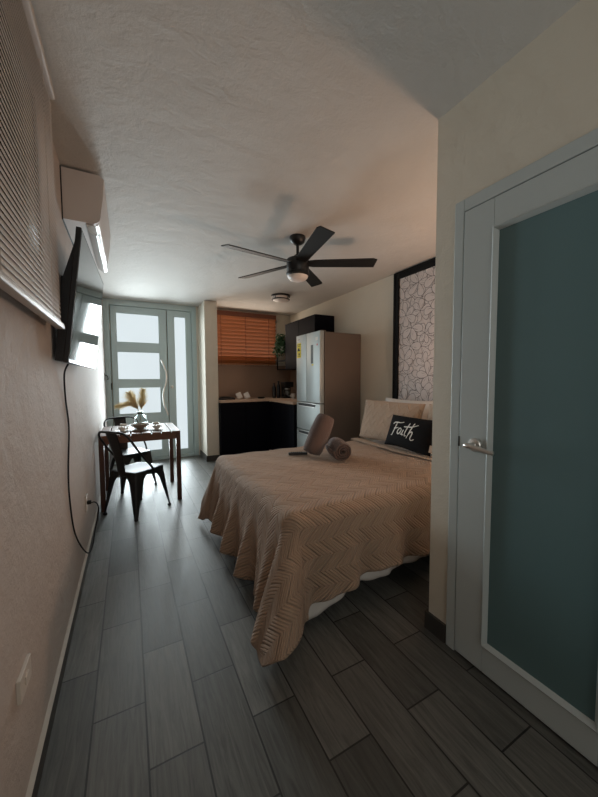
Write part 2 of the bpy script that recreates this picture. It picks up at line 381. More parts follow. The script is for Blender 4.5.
# ------------------------------------------------------------------ bathroom door (door_2)
def bath_door():
    X = XB
    bm = BM()
    for a, b in ((DY1-.046, DY1), (DY0, DY0+.046)): box(bm, X-.012, X+.12, a, b, 0, DZ1, bev=.004)
    box(bm, X-.012, X+.12, DY0+.046, DY1-.046, 2.022, DZ1, bev=.004)
    d = struct('door_2', bm, 'bathdoor', label='pale grey bathroom door with dark frosted glass')
    bm = BM(); box(bm, X+.03, X+.05, DY0+.03, DY1-.03, 0, 2.03); part('door_stop', bm, 'seam', d)
    ya, yb = DY0+.050, DY1-.050; g0, g1, gz0, gz1 = .422, .818, .134, 1.900
    bm = BM(); x0, x1 = X-.014, X+.026
    box(bm, x0, x1, g1, yb, .012, 2.017, bev=.003); box(bm, x0, x1, ya, g0, .012, 2.017, bev=.003)
    box(bm, x0, x1, g0, g1, .012, gz0, bev=.003); box(bm, x0, x1, g0, g1, gz1, 2.017, bev=.003)
    leaf = struct('leaf', bm, 'bathdoor', d)
    # mitred glazing bead, sloping in to the glass
    bm = BM(); o = [(g0-.004, gz0-.004), (g1+.004, gz0-.004), (g1+.004, gz1+.004), (g0-.004, gz1+.004)]
    i_ = [(g0+.015, gz0+.015), (g1-.015, gz0+.015), (g1-.015, gz1-.015), (g0+.015, gz1-.015)]
    def ring(P, x): return [bm.verts.new((x, u, v)) for u, v in P]
    R = [ring(o, x0-.004), ring([(u + (.006 if u < .6 else -.006), v + (.006 if v < 1 else -.006)) for u, v in o], x0-.008), ring(i_, x0+.010), ring(i_, x0+.022), ring(o, x0+.022)]
    for a, b in zip(R, R[1:] + R[:1]):
        for k in range(4): bm.faces.new((a[k], a[(k+1) % 4], b[(k+1) % 4], b[k]))
    part('glazing_bead', bm, 'bathdoor', leaf)
    bm = BM(); box(bm, X-.002, X+.004, g0+.008, g1-.008, gz0+.008, gz1-.008); part('glass', bm, 'bathglass', leaf)
    # lever handle
    bm = BM(); y, z = .872, 1.004
    t = bmesh.new(); lathe(t, [(0, 0), (.031, 0), (.031, .007), (.026, .013), (.013, .015), (.011, .05), (0, .05)], n=28); merge(bm, t, 0, Matrix.Translation((x0, y, z)) @ Matrix.Rotation(-PI/2, 4, 'Y'))
    tube(bm, smooth([(x0-.048, y+.014, z), (x0-.052, y, z), (x0-.05, y-.04, z-.004), (x0-.047, y-.085, z-.012), (x0-.043, y-.105, z-.014)]), [.011]*8+[.0105]*8+[.009]*8+[.008], 10)
    part('door_handle', bm, 'chrome', leaf, 40)
    bm = BM(); box(bm, X-.0155, X-.012, DY1-.051, DY1-.046, .985, 1.03); part('strike_plate', bm, 'black', d)
bath_door()

# ------------------------------------------------------------------ windows + blinds
bm = BM()
for a, b, c, e in ((.05, 1.72, 1.6, 1.64), (.05, 1.72, 2.41, 2.45), (.05, .09, 1.64, 2.41), (1.68, 1.72, 1.64, 2.41), (.87, .9, 1.64, 2.41)): box(bm, XL, XL+.012, a, b, c, e)
w1 = struct('window_1', bm, 'slat', label='dark window behind the white blind')
bm = BM(); box(bm, XL+.002, XL+.006, .09, 1.68, 1.64, 2.41); part('pane', bm, 'nightglass', w1)

def left_blind():
    xb, y0, y1 = -.255, .12, 1.745
    r = thing('window_blind', 'white aluminium venetian blind, closed, high on the left wall', 'window blind', (xb, .95, 1.53))
    bm = BM(); box(bm, xb-.02, xb+.02, y0, y1, 2.468, 2.498, bev=.006, seg=3); part('headrail', bm, 'slat', r, 40)
    bm = BM(); n = 49; z = 1.556
    for k in range(n):
        zc = z + k*.0186; w = .0125; ang = math.radians(73)
        prof = []
        for j in range(5):
            s = (j/4*2-1)*w; bow = .0022*(1-(j/2-1)**2)
            prof.append((xb + s*math.cos(ang) + bow*math.sin(ang), zc - s*math.sin(ang) + bow*math.cos(ang)))
        back = [(u-.0006, v-.0006) for u, v in prof[::-1]]
        prism(bm, prof + back, 1, y0+.005, y1-.005)
    part('slats', bm, 'slat', r)
    bm = BM(); box(bm, xb-.016, xb+.016, y0, y1, 1.514, 1.533, bev=.005, seg=3); box(bm, xb-.013, xb+.013, y0, y1, 1.5335, 1.5375)
    part('bottom_rail', bm, 'slat', r, 40)
    for y in (.35, .95, 1.52):
        bm = BM()
        for dx in (-.014, .014): tube(bm, [(xb+dx, y, 1.534), (xb+dx, y, 2.47)], .0008, 4)
        part('ladder_cord', bm, 'slat', r)
left_blind()

KX0, KX1, KZ0, KZ1 = 1.30, 2.50, 1.58, 2.40
bm = BM()
for a, b, c, e in ((KX0, KX1, KZ0, KZ0+.04), (KX0, KX1, KZ1-.04, KZ1), (KX0, KX0+.04, KZ0, KZ1), (KX1-.04, KX1, KZ0, KZ1)): box(bm, a, b, YK-.02, YK, c, e)
w2 = struct('window_2', bm, 'slat', label='kitchen window behind the wooden blind')
bm = BM(); box(bm, KX0+.03, KX1-.03, YK-.012, YK-.006, KZ0+.03, KZ1-.03); part('pane', bm, 'day', w2)

def wood_blind():
    y = YK-.065; x0, x1 = 1.275, 2.45
    r = thing('window_blind', 'orange-brown wooden slat blind over the kitchen counter', 'window blind', ((x0+x1)/2, y, 1.555))
    bm = BM(); box(bm, x0-.005, x1+.005, y-.03, y+.03, 2.40, 2.478, bev=.006); part('valance', bm, 'rail', r)
    bm = BM(); n = 13
    for k in range(n):
        zc = 1.612 + k*.063; ang = math.radians(40); w = .045
        t = bmesh.new(); bmesh.ops.create_cube(t, size=1)
        merge(bm, t, 0, Matrix.Translation(((x0+x1)/2, y, zc)) @ Matrix.Rotation(-ang, 4, 'X') @ Matrix.Diagonal((x1-x0, w*2, .003, 1)))
    part('slats', bm, 'woodblind', r)
    bm = BM(); box(bm, x0, x1, y-.024, y+.024, 1.558, 1.576, bev=.004); part('bottom_rail', bm, 'woodblind', r)
    for x in (1.42, 1.86, 2.30):
        bm = BM(); box(bm, x-.004, x+.004, y-.034, y-.0325, 1.57, 2.41); part('ladder_tape', bm, 'rail', r)
        bm = BM(); lathe(bm, [(0, 0), (.007, .003), (.005, .02), (0, .022)], (x, y-.02, 1.536), 10); part('cord_tassel', bm, 'rail', r)
wood_blind()

# ------------------------------------------------------------------ air conditioner, television
def aircon():
    y0, y1 = 2.30, 3.12
    r = thing('air_conditioner', 'white split air conditioner mounted under the ceiling above the television', 'air conditioner', (XL, 2.7, 2.2))
    prof = [(0, 0), (.105, 0)]
    for k in range(7): a = -PI/2 + k/6*PI/2*.9; prof.append((.142+.045*math.cos(a), .045+.045*math.sin(a)))
    prof += [(.202, .15), (.212, .265), (.19, .285), (0, .285)]
    bm = BM(); prism(bm, [(XL+.001+u, 2.213+v) for u, v in prof], 1, y0, y1); part('body', bm, 'acw', r, 35)
    bm = BM(); prism(bm, [(XL+u, 2.213+v) for u, v in ((.11, -.002), (.172, .014), (.178, .008), (.118, -.010))], 1, y0+.03, y1-.03); part('outlet_grille', bm, 'acgloss', r)
    bm = BM(); P = []
    for k in range(7):
        t = k/6; P.append((XL+.118+.062*t, 2.194-.020*t-.016*math.sin(PI*t)))
    prism(bm, P + [(u+.002, v-.006) for u, v in P[::-1]], 1, y0+.035, y1-.035); part('air_flap', bm, 'acgloss', r, 30, label='glossy white open air flap')
    bm = BM(); box(bm, XL+.0, XL+.006, y0-.004, y1+.004, 2.205, 2.50); part('mounting_plate', bm, 'dark', r)
aircon()

def tv():
    # screen leaning forward at the top, bracket to the wall
    P = Vector((-.2442, 1.8355, 1.374)); yaw, tilt, Wd, Hh = math.radians(1.85), math.radians(6.7), .97, .63
    r = thing('television', 'flat black television tilted on the left wall beside the blind', 'television', (P.x, P.y+.5, P.z))
    d = Vector((math.sin(yaw), math.cos(yaw), 0)); n0 = Vector((math.cos(yaw), -math.sin(yaw), 0))
    u = Vector((0, 0, 1))*math.cos(tilt) + n0*math.sin(tilt); n = d.cross(u).normalized()
    if n.x < 0: n = -n
    MX = Matrix(((d.x, u.x, n.x, P.x), (d.y, u.y, n.y, P.y), (d.z, u.z, n.z, P.z), (0, 0, 0, 1)))
    bm = BM(); t = bmesh.new(); box(t, 0, Wd, 0, Hh, -.022, 0, bev=.003); merge(bm, t, 0, MX)
    body = part('bezel', bm, 'tvb', r)
    bm = BM(); t = bmesh.new(); box(t, .012, Wd-.012, .018, Hh-.012, 0, .0012); merge(bm, t, 0, MX); part('screen', bm, 'screen', r)
    bm = BM(); t = bmesh.new(); prism(t, [(.004, -.022), (.004, -.054), (.38, -.056), (.56, -.022)], 0, .004, Wd-.004); prism(t, [(.06, -.050), (.06, -.06), (.36, -.085), (.41, -.08), (.42, -.02), (.3, -.03)], 0, .22, Wd-.03); merge(bm, t, 0, MX); part('housing_and_light_block', bm, 'tvb', r)  # second, deeper block is added to keep door light off the wall behind
    bm = BM(); c = MX @ Vector((Wd/2, .36, -.045)); box(bm, XL+.001, XL+.012, c.y-.15, c.y+.15, c.z-.12, c.z+.12); box(bm, XL+.01, c.x-.01, c.y-.03, c.y+.03, c.z-.02, c.z+.02); part('wall_bracket', bm, 'black', r)
    bm = BM(); t = bmesh.new(); box(t, .012, Wd-.012, .004, .010, .0, .0014); merge(bm, t, 0, MX); part('lower_trim', bm, 'acgloss', r)
tv()

# power lead, outlet, switch, hook
bm = BM(); xx = XL+.006
tube(bm, smooth([(-.262, 1.95, 1.372), (-.288, 2.01, 1.32), (xx, 2.10, 1.19), (xx, 2.16, 1.03), (xx, 2.08, .81), (xx, 2.08, .66), (xx, 2.18, .44), (xx+.006, 2.38, .25), (xx+.016, 2.60, .10), (xx+.03, 2.72, .088), (-.262, 2.82, .15), (-.245, 2.87, .24), (-.236, 2.86, .33), (-.25, 2.80, .385), (-.275, 2.77, .395)], 8), .0042, 8)
cd = part('power_cable', bm, 'rubber', None, 180); tag(cd, 'thin black power cable hanging down the wall below the television', 'cable')
bm = BM(); box(bm, XL+.0075, XL+.034, 2.772, 2.80, .383, .407, bev=.004); part('plug', bm, 'rubber', cd)
o = thing('wall_outlet', 'white wall socket with a black plug low by the table', 'wall socket', (XL, 2.785, .395))
bm = BM(); box(bm, XL, XL+.0075, 2.748, 2.822, .335, .455, bev=.002); part('cover_plate', bm, 'plastic', o)
bm = BM(); box(bm, XL+.0075, XL+.009, 2.77, 2.80, .345, .372, bev=.0005); part('socket', bm, 'plastic', o)
o = thing('light_switch', 'white rectangular switch plate low on the left wall near the viewer', 'light switch', (XL, 1.19, .41))
bm = BM(); box(bm, XL, XL+.011, 1.125, 1.235, .38, .448, bev=.002); part('cover_plate', bm, 'plastic', o)
bm = BM(); box(bm, XL+.011, XL+.014, 1.165, 1.195, .402, .426, bev=.001); part('rocker', bm, 'plastic', o)

o = thing('wall_hook', 'small black hook on the left wall beside the entrance door', 'hook', (XL, 5.45, 1.34))
bm = BM(); box(bm, XL, XL+.008, 5.43, 5.47, 1.29, 1.40, bev=.003); part('plate', bm, 'black', o)
bm = BM(); tube(bm, smooth([(XL+.006, 5.45, 1.37), (XL+.035, 5.45, 1.355), (XL+.045, 5.45, 1.32), (XL+.035, 5.45, 1.30)]), .008, 8); part('peg', bm, 'black', o, 60)

# ------------------------------------------------------------------ ceiling fan and ceiling light
def fan():
    cx, cy = 1.325, 2.53
    r = thing('ceiling_fan', 'black five-blade ceiling fan with a round light in the middle of the ceiling', 'ceiling fan', (cx, cy, ZC))
    bm = BM(); lathe(bm, [(0, 0), (.068, 0), (.07, -.012), (.06, -.045), (.034, -.062), (.02, -.066), (0, -.066)], (cx, cy, ZC)); part('canopy', bm, 'black', r, 40)
    bm = BM(); lathe(bm, [(0, -.06), (.013, -.06), (.013, -.15), (.03, -.155), (.03, -.185), (0, -.185)], (cx, cy, ZC), 20); part('downrod', bm, 'black', r, 40)
    bm = BM(); lathe(bm, [(0, -.17), (.05, -.172), (.092, -.19), (.097, -.2), (.097, -.285), (.093, -.292), (.093, -.30), (.1, -.304), (.1, -.325), (.09, -.332), (0, -.332)], (cx, cy, ZC), 40); part('motor_housing', bm, 'black', r, 30)
    bm = BM(); lathe(bm, [(0, -.332), (.088, -.332), (.086, -.345), (.07, -.362), (.04, -.373), (0, -.377)], (cx, cy, ZC), 40); part('light_diffuser', bm, 'opal', r, 60, label='frosted white round light cover')
    for a in (44.7, 117, 188, 259.5, 331.5):
        bm = BM(); a = math.radians(a); pit = math.radians(13)
        t = bmesh.new()
        # tapered paddle blade, slightly pitched
        out = [(.085, -.038), (.15, -.05), (.64, -.066), (.675, -.05), (.665, .06), (.15, .05), (.085, .038)]
        prism(t, out, 2, -.004, .004)
        bmesh.ops.transform(t, matrix=Matrix.Rotation(a, 4, 'Z') @ Matrix.Rotation(-pit, 4, 'X'), verts=t.verts)
        merge(bm, t, 0, Matrix.Translation((cx, cy, ZC-.225)))
        b = part('blade', bm, 'blackwood', r)
        bm = BM(); t = bmesh.new(); box(t, .08, .17, -.02, .02, .004, .009, bev=.002); bmesh.ops.transform(t, matrix=Matrix.Rotation(a, 4, 'Z') @ Matrix.Rotation(-pit, 4, 'X'), verts=t.verts)
        merge(bm, t, 0, Matrix.Translation((cx, cy, ZC-.225))); part('blade_arm', bm, 'black', b)
fan()
def flush_light():
    cx, cy = 2.0, 4.36
    r = thing('ceiling_light', 'small round flush ceiling light with black rings near the kitchen', 'ceiling light', (cx, cy, ZC))
    bm = BM(); lathe(bm, [(0, 0), (.135, 0), (.14, -.008), (.14, -.02), (.125, -.022), (0, -.022)], (cx, cy, ZC), 40); part('base_ring', bm, 'black', r, 40)
    bm = BM(); lathe(bm, [(0, -.022), (.115, -.022), (.118, -.05), (.112, -.072), (.08, -.085), (0, -.088)], (cx, cy, ZC), 40); part('diffuser', bm, 'opal', r, 50, label='white frosted glass drum')
    bm = BM(); tube(bm, [(cx+.125*math.cos(2*PI*k/40), cy+.125*math.sin(2*PI*k/40), ZC-.062) for k in range(40)], .008, 8, closed=True)
    for k in range(4): a = k*PI/2+.5; tube(bm, [(cx+.126*math.cos(a), cy+.126*math.sin(a), ZC-.02), (cx+.126*math.cos(a), cy+.126*math.sin(a), ZC-.062)], .004, 6)
    part('lower_ring', bm, 'black', r, 60)
flush_light()

# ------------------------------------------------------------------ kitchen
XK = 2.10; YF = 5.05; CZ = .965
def cab(name, label, x0, x1, y0, y1, face, doors):
    """base unit; face 'y' looks to the viewer, 'x' looks to the entrance"""
    r = thing(name, label, 'kitchen cabinet', ((x0+x1)/2, (y0+y1)/2, 0), 'navy kitchen base units')
    bm = BM()
    if face == 'y': box(bm, x0, x1, y0+.02, y1, .1, CZ-.035); box(bm, x0, x1, y0+.06, y1, 0, .1)
    else: box(bm, x0+.02, x1, y0, y1, .1, CZ-.035); box(bm, x0+.06, x1, y0, y1, 0, .1)
    part('body', bm, 'navy', r)
    for k in range(doors):
        bm = BM()
        if face == 'y':
            w = (x1-x0)/doors; box(bm, x0+w*k+.002, x0+w*(k+1)-.002, y0, y0+.019, .105, CZ-.045, bev=.002)
        else:
            w = (y1-y0)/doors; box(bm, x0, x0+.019, y0+w*k+.002, y0+w*(k+1)-.002, .105, CZ-.045, bev=.002)
        part('door', bm, 'navy', r)
cab('base_cabinet', 'dark navy base cabinet below the window, beside the partition', 1.265, 1.68, YF, YK-.01, 'y', 1)
cab('base_cabinet', 'dark navy base cabinet below the window, at the inner corner', 1.683, XK, YF, YK-.01, 'y', 1)
cab('base_cabinet', 'dark navy base cabinet beside the fridge', XK+.003, XR-.01, 4.15, YF+.02, 'x', 2)
bm = BM(); poly = [(1.263, YK-.009), (1.263, YF-.02), (XK-.015, YF-.02), (XK-.015, 4.148), (XR-.009, 4.148), (XR-.009, YK-.009)]
prism(bm, poly, 2, CZ-.034, CZ); tag(part('countertop', bm, 'counter'), 'beige L-shaped countertop on the navy cabinets', 'countertop')

def uppers():
    x0, z0, z1 = 2.445, 1.47, 2.25
    ys = [4.136, 4.65, 5.158]
    for k in (0, 1):
        r = thing('wall_cabinet', ('black wall cabinet partly behind the top of the fridge', 'black wall cabinet between the hanging plant shelf and the fridge')[k], 'kitchen cabinet', (2.6, (ys[k]+ys[k+1])/2, z0), 'black wall units')
        a, b = ys[k]+.001, ys[k+1]-.001
        bm = BM(); box(bm, x0+.02, XR-.001, a, b, z0, z1, bev=.002); part('body', bm, 'navy', r)
        bm = BM(); box(bm, x0, x0+.019, a+.002, b-.002, z0+.002, z1-.002, bev=.002); part('door', bm, 'navy', r)
    r = thing('corner_shelf', 'black open shelf unit carrying the plant, at the end of the wall cabinets', 'shelf', (2.6, 5.35, z0))
    a, b = 5.162, 5.56
    bm = BM(); box(bm, XR-.022, XR-.009, a, b, z0, 1.80); part('back_panel', bm, 'navy', r)
    for z in (z0, 1.63, 1.785):
        bm = BM(); box(bm, x0+.02, XR-.022, a, b, z, z+.016, bev=.002); part('shelf', bm, 'navy', r)
    for q in (a, b-.014):
        bm = BM(); box(bm, x0+.02, x0+.034, q, q+.014, z0+.016, 1.785); part('upright', bm, 'navy', r)
uppers()

def fridge():
    x0, x1, y0, y1, H = 2.138, 2.782, 3.492, 4.136, 1.905; xd = x0+.062
    r = thing('refrigerator', 'tall silver refrigerator with dark side panel beyond the bed', 'refrigerator', ((x0+x1)/2, (y0+y1)/2, 0))
    bm = BM(); box(bm, xd+.006, x1, y0, y1, .02, H-.01, bev=.004); box(bm, xd+.03, x1-.03, y0+.03, y1-.03, 0, .02); part('body', bm, 'fside', r)
    ym = 3.842
    for k, (a, b) in enumerate(((y0+.001, ym-.002), (ym+.002, y1-.001))):
        bm = BM(); box(bm, x0, xd, a, b, .985, H, bev=.006); d = part('door', bm, 'steel', r, 40)
        if k == 0:
            bm = BM(); box(bm, x0-.0012, x0, 3.660, 3.722, 1.50, 1.742, 0); part('control_panel', bm, 'teal', d, label='dark teal strip sticker')
            bm = BM(); box(bm, x0-.0014, x0, 3.655, 3.70, 1.472, 1.492); part('sticker', bm, 'yellow', d)
            bm = BM(); t = bmesh.new(); lathe(t, [(0, 0), (.014, 0), (.014, .0012), (0, .0012)], n=20); merge(bm, t, 0, Matrix.Translation((x0, 3.56, 1.735)) @ Matrix.Rotation(-PI/2, 4, 'Y')); part('logo', bm, 'red', d)
            bm = BM(); box(bm, x0-.001, x0, 3.545, 3.60, 1.79, 1.83); part('badge', bm, 'plastic', d)
        else:
            bm = BM(); box(bm, x0-.0012, x0, 3.995, 4.112, 1.595, 1.80); lb = part('energy_label', bm, 'yellow', d, label='yellow energy label with black print')
            bm = BM()
            for z, h, a2, b2 in ((1.775, .008, 4.005, 4.10), (1.755, .006, 4.02, 4.09), (1.69, .04, 4.04, 4.085), (1.69, .014, 4.02, 4.10), (1.63, .028, 4.035, 4.065), (1.612, .006, 4.01, 4.10)): box(bm, x0-.002, x0-.0012, a2, b2, z, z+h)
            part('print', bm, 'print', lb)
            bm = BM()
            for i in range(4): box(bm, x0-.0012, x0, 4.03+i*.016, 4.04+i*.016, 1.842, 1.852)
            part('badge', bm, 'fside', d)
    for z0, z1 in ((.60, .975), (.07, .588)):
        bm = BM(); box(bm, x0, xd, y0+.001, y1-.001, z0, z1, bev=.006); d = part('freezer_drawer', bm, 'steel', r, 40)
        bm = BM(); A = [(y0+.10, z1-.008), (y1-.045, z1-.008), (y1-.075, z1-.048), (y0+.13, z1-.048)]
        prism(bm, A, 0, x0-.003, x0+.02); h = part('handle', bm, 'dark', d)
        bm = BM(); B = [(y0+.095, z1-.002), (y1-.04, z1-.002), (y1-.045, z1-.010), (y0+.10, z1-.010)]; prism(bm, B, 0, x0-.009, x0)
        B = [(y0+.128, z1-.046), (y1-.073, z1-.046), (y1-.078, z1-.056), (y0+.133, z1-.056)]; prism(bm, B, 0, x0-.007, x0); part('grip', bm, 'chrome', h)
    for a in (y0+.06, y1-.06):
        bm = BM(); box(bm, xd-.03, xd+.05, a-.03, a+.03, H-.009, H+.012, bev=.004); part('hinge_cover', bm, 'fside', r)
fridge()

def plant():
    cx, cy, z = 2.53, 5.37, 1.803
    r = thing('potted_plant', 'bushy green trailing plant in a white pot on the corner shelf', 'plant', (cx, cy, z))
    bm = BM(); lathe(bm, [(0, 0), (.055, 0), (.075, .11), (.068, .11), (.062, .09), (0, .088)], (cx, cy, z), 24); part('pot', bm, 'pot', r, 40)
    bm = BM(); rnd = random.Random(3); sb = BM()
    for k in range(110):
        a = rnd.uniform(0, 2*PI); ln = rnd.uniform(.10, .30); rise = rnd.uniform(.04, .24)
        pts = []
        for j in range(7):
            t = j/6; rad = .02+ln*(t**.8)*.8; zz = z+.09+rise*math.sin(PI*t*.8)*1.1-.17*t*t*(1.25-rise*3)
            pts.append(Vector((min(cx+rad*math.cos(a), XR-.03), max(min(cy+rad*math.sin(a), YK-.18), 5.10 if cx+rad*math.cos(a) < 2.40 else 5.19), zz)))
        tube(sb, pts, .0016, 4)
        for j in range(1, 7):
            for q in range(2):
                c = pts[j]; d = Vector((rnd.uniform(-1, 1), rnd.uniform(-1, 1), rnd.uniform(-.9, .4))).normalized(); s = d.cross(Vector((rnd.uniform(-.4, .4), rnd.uniform(-.4, .4), 1))).normalized()
                l = rnd.uniform(.034, .056); w = l*.34; nn = s.cross(d).normalized()*.004
                ps = [c, c+d*l*.35+s*w+nn, c+d*l*.75+s*w*.6, c+d*l-nn, c+d*l*.75-s*w*.6, c+d*l*.35-s*w+nn]
                vs = [bm.verts.new(p) for p in ps]; mid = bm.verts.new(c+d*l*.5-nn)
                for i in range(6): bm.faces.new((vs[i], vs[(i+1) % 6], mid))
    part('foliage', bm, 'leaf', r); part('stems', sb, 'leaf', r)
plant()

def counter_things():
    # coffee maker
    cx, cy = 2.50, 5.20
    r = thing('coffee_maker', 'black drip coffee maker with glass jug in the counter corner', 'coffee maker', (cx, cy, CZ))
    bm = BM(); box(bm, cx-.09, cx+.09, cy-.09, cy+.10, CZ, CZ+.03, bev=.006); box(bm, cx-.08, cx+.09, cy+.04, cy+.10, CZ+.03, CZ+.20, bev=.006); part('body', bm, 'black', r, 40)
    bm = BM(); box(bm, cx-.085, cx+.09, cy-.08, cy+.10, CZ+.19, CZ+.285, bev=.012, seg=3); part('brew_head', bm, 'black', r, 40)
    bm = BM(); lathe(bm, [(0, .001), (.055, .001), (.066, .04), (.06, .085), (.045, .11), (.05, .125), (.046, .125), (.041, .11), (.056, .085), (.061, .04), (.05, .006), (0, .006)], (cx-.01, cy-.028, CZ+.03), 28)
    j = part('jug', bm, 'glass', r, 60)
    bm = BM(); tube(bm, smooth([(cx-.055, cy-.05, CZ+.145), (cx-.10, cy-.075, CZ+.14), (cx-.105, cy-.08, CZ+.09), (cx-.07, cy-.055, CZ+.06)]), .007, 8); part('jug_handle', bm, 'black', j, 60)
    bm = BM(); lathe(bm, [(0, 0), (.05, 0), (.05, .012), (0, .018)], (cx-.01, cy-.028, CZ+.156), 24); part('jug_lid', bm, 'chrome', j, 40)
    # two tall dark bottles
    for x, y, h, lab in ((2.36, 5.27, .30, 'taller slim black bottle beside the coffee maker'), (2.29, 5.30, .27, 'shorter slim black bottle left of the coffee maker')):
        q = thing('bottle', lab, 'bottle', (x, y, CZ), 'black bottles on the counter')
        bm = BM(); lathe(bm, [(0, 0), (.032, 0), (.034, .01), (.034, h*.68), (.026, h*.76), (.016, h*.82), (.015, h*.93), (0, h*.93)], (x, y, CZ), 20); part('body', bm, 'black', q, 40)
        bm = BM(); lathe(bm, [(0, h*.93), (.018, h*.93), (.018, h), (0, h)], (x, y, CZ), 16); part('cap', bm, 'dark', q, 40)
    # white mug by the fridge
    x, y = 2.47, 4.90; q = thing('mug', 'small white mug on the counter near the fridge', 'mug', (x, y, CZ))
    bm = BM(); lathe(bm, [(0, 0), (.033, 0), (.038, .09), (.034, .09), (.03, .008), (0, .008)], (x, y, CZ), 24); part('body', bm, 'pot', q, 40)
    bm = BM(); tube(bm, smooth([(x-.034, y-.01, CZ+.07), (x-.06, y-.015, CZ+.065), (x-.06, y-.015, CZ+.035), (x-.033, y-.01, CZ+.025)]), .005, 8); part('handle', bm, 'pot', q, 60)
    # portable hotplate
    x, y = 1.42, 5.33; q = thing('hotplate', 'low black hotplate on the counter beside the partition', 'hotplate', (x, y, CZ))
    bm = BM(); box(bm, x-.13, x+.13, y-.13, y+.13, CZ, CZ+.03, bev=.006); part('base', bm, 'black', q, 40)
    bm = BM(); lathe(bm, [(0, 0), (.085, 0), (.09, .006), (.07, .016), (0, .016)], (x, y, CZ+.03), 28); part('burner', bm, 'dark', q, 40)
    bm = BM(); t = bmesh.new(); lathe(t, [(0, 0), (.014, 0), (.012, .016), (0, .016)], n=16); merge(bm, t, 0, Matrix.Translation((x+.07, y-.13, CZ+.016)) @ Matrix.Rotation(PI/2, 4, 'X')); part('knob', bm, 'dark', q, 40)
    # folded white cloths propped on the counter
    for x, lab in ((1.665, 'left of two folded white cloths propped up on the kitchen counter'), (1.80, 'right of two folded white cloths propped up on the kitchen counter')):
        bm = BM(); t = bmesh.new()
        for k in range(3): box(t, -.045, .045, k*.014, .013+k*.014, 0, .105-k*.005, bev=.005)
        merge(bm, t, 0, Matrix.Translation((x, 5.28, CZ+.018)) @ Matrix.Rotation(math.radians(-20), 4, 'Y') @ Matrix.Rotation(math.radians(-22), 4, 'X'))
        tag(part('folded_cloth', bm, 'white', None, 50), lab, 'cloth', 'folded cloths on the kitchen counter')
    bm = BM(); lathe(bm, [(0, 0), (.05, 0), (.075, .028), (.071, .028), (.047, .006), (0, .006)], (2.04, 5.30, CZ), 28)
    tag(part('dish', bm, 'black', None, 50), 'small black dish on the counter between the cloths and the bottles', 'dish')
counter_things()

# ------------------------------------------------------------------ wall art
def art():
    y0, y1, z0, z1, X = 1.40, 2.865, .80, 2.505, XR
    r = thing('framed_wall_panel', 'tall black-framed panel of white line-drawn flowers behind the bed', 'wall panel', (X, (y0+y1)/2, z0))
    w = .075; bm = BM(); xa, xb = X-.03, X-.001
    box(bm, xa, xb, y1-w, y1, z0, z1, bev=.004); box(bm, xa, xb, y0, y0+w, z0, z1, bev=.004); box(bm, xa, xb, y0+w, y1-w, z1-w, z1, bev=.004); box(bm, xa, xb, y0+w, y1-w, z0, z0+w, bev=.004)
    box(bm, xa-.006, xa, y1-.022, y1, z0, z1); box(bm, xa-.006, xa, y0, y1-.022, z1-.022, z1)
    part('frame', bm, 'matteblack', r)
    bm = BM(); xs = X-.012; box(bm, xs, X-.001, y0+w, y1-w, z0+w, z1-w, 0)
    rnd = random.Random(11); Y0, Y1, Z0, Z1 = y0+w, y1-w, z0+w, z1-w
    def clip(P):
        def cut(P, ax, v, sgn):
            out = []
            for i in range(len(P)):
                a, b = P[i], P[(i+1) % len(P)]; da, db = sgn*(a[ax]-v), sgn*(b[ax]-v)
                if da >= 0: out.append(a)
                if da*db < 0: t = da/(da-db); out.append((a[0]+(b[0]-a[0])*t, a[1]+(b[1]-a[1])*t))
            return out
        for ax, v, s in ((0, Y0+.001, 1), (0, Y1-.001, -1), (1, Z0+.001, 1), (1, Z1-.001, -1)):
            P = cut(P, ax, v, s)
            if len(P) < 3: return None
        return P
    lay = [0]
    def flat(P, mi):
        P = clip(P)
        if not P: return
        lay[0] += 1; x = xs - .0002 - lay[0]*3e-6
        try: bm.faces.new([bm.verts.new((x, u, v)) for u, v in P]).material_index = mi
        except ValueError: pass
    cells = []
    st = .165
    for i in range(int((Y1-Y0)/st)+2):
        for j in range(int((Z1-Z0)/st)+2): cells.append((Y0+(i-.3+(j % 2)*.5)*st+rnd.uniform(-.05, .05), Z0+(j-.3)*st+rnd.uniform(-.05, .05)))
    rnd.shuffle(cells)
    for (cy, cz) in cells:
        np_ = rnd.choice((5, 6)); R = rnd.uniform(.105, .145); a0 = rnd.uniform(0, 6)
        order = list(range(np_)); rnd.shuffle(order)
        for k in order:
            a = a0+k*2*PI/np_+rnd.uniform(-.1, .1); ww = R*rnd.uniform(.55, .68); L = R*rnd.uniform(.9, 1.15)
            def petal(grow):
                P = []
                for q in range(17):
                    t = q/16*2*PI; rr = 1+.06*math.sin(3*t+k)
                    u = L*.55+(L*.52+grow)*math.cos(t)*rr; v = (ww*.62*(.75+.35*math.cos(t))+grow)*math.sin(t)*rr
                    P.append((cy+u*math.cos(a)-v*math.sin(a), cz+u*math.sin(a)+v*math.cos(a)))
                return P[:-1]
            flat(petal(.0022), 1); flat(petal(-.0018), 0)
            for s in (-.2, .2):   # veins
                P = [(cy+L*.12*math.cos(a+s), cz+L*.12*math.sin(a+s)), (cy+L*.5*math.cos(a+s)-.0018*math.sin(a), cz+L*.5*math.sin(a+s)+.0018*math.cos(a)), (cy+L*.72*math.cos(a+s*.9), cz+L*.72*math.sin(a+s*.9))]
                flat(P, 1)
    part('flower_print', bm, ['paper', 'ink'], r, label='white sheet of dark line-drawn petals')
art()

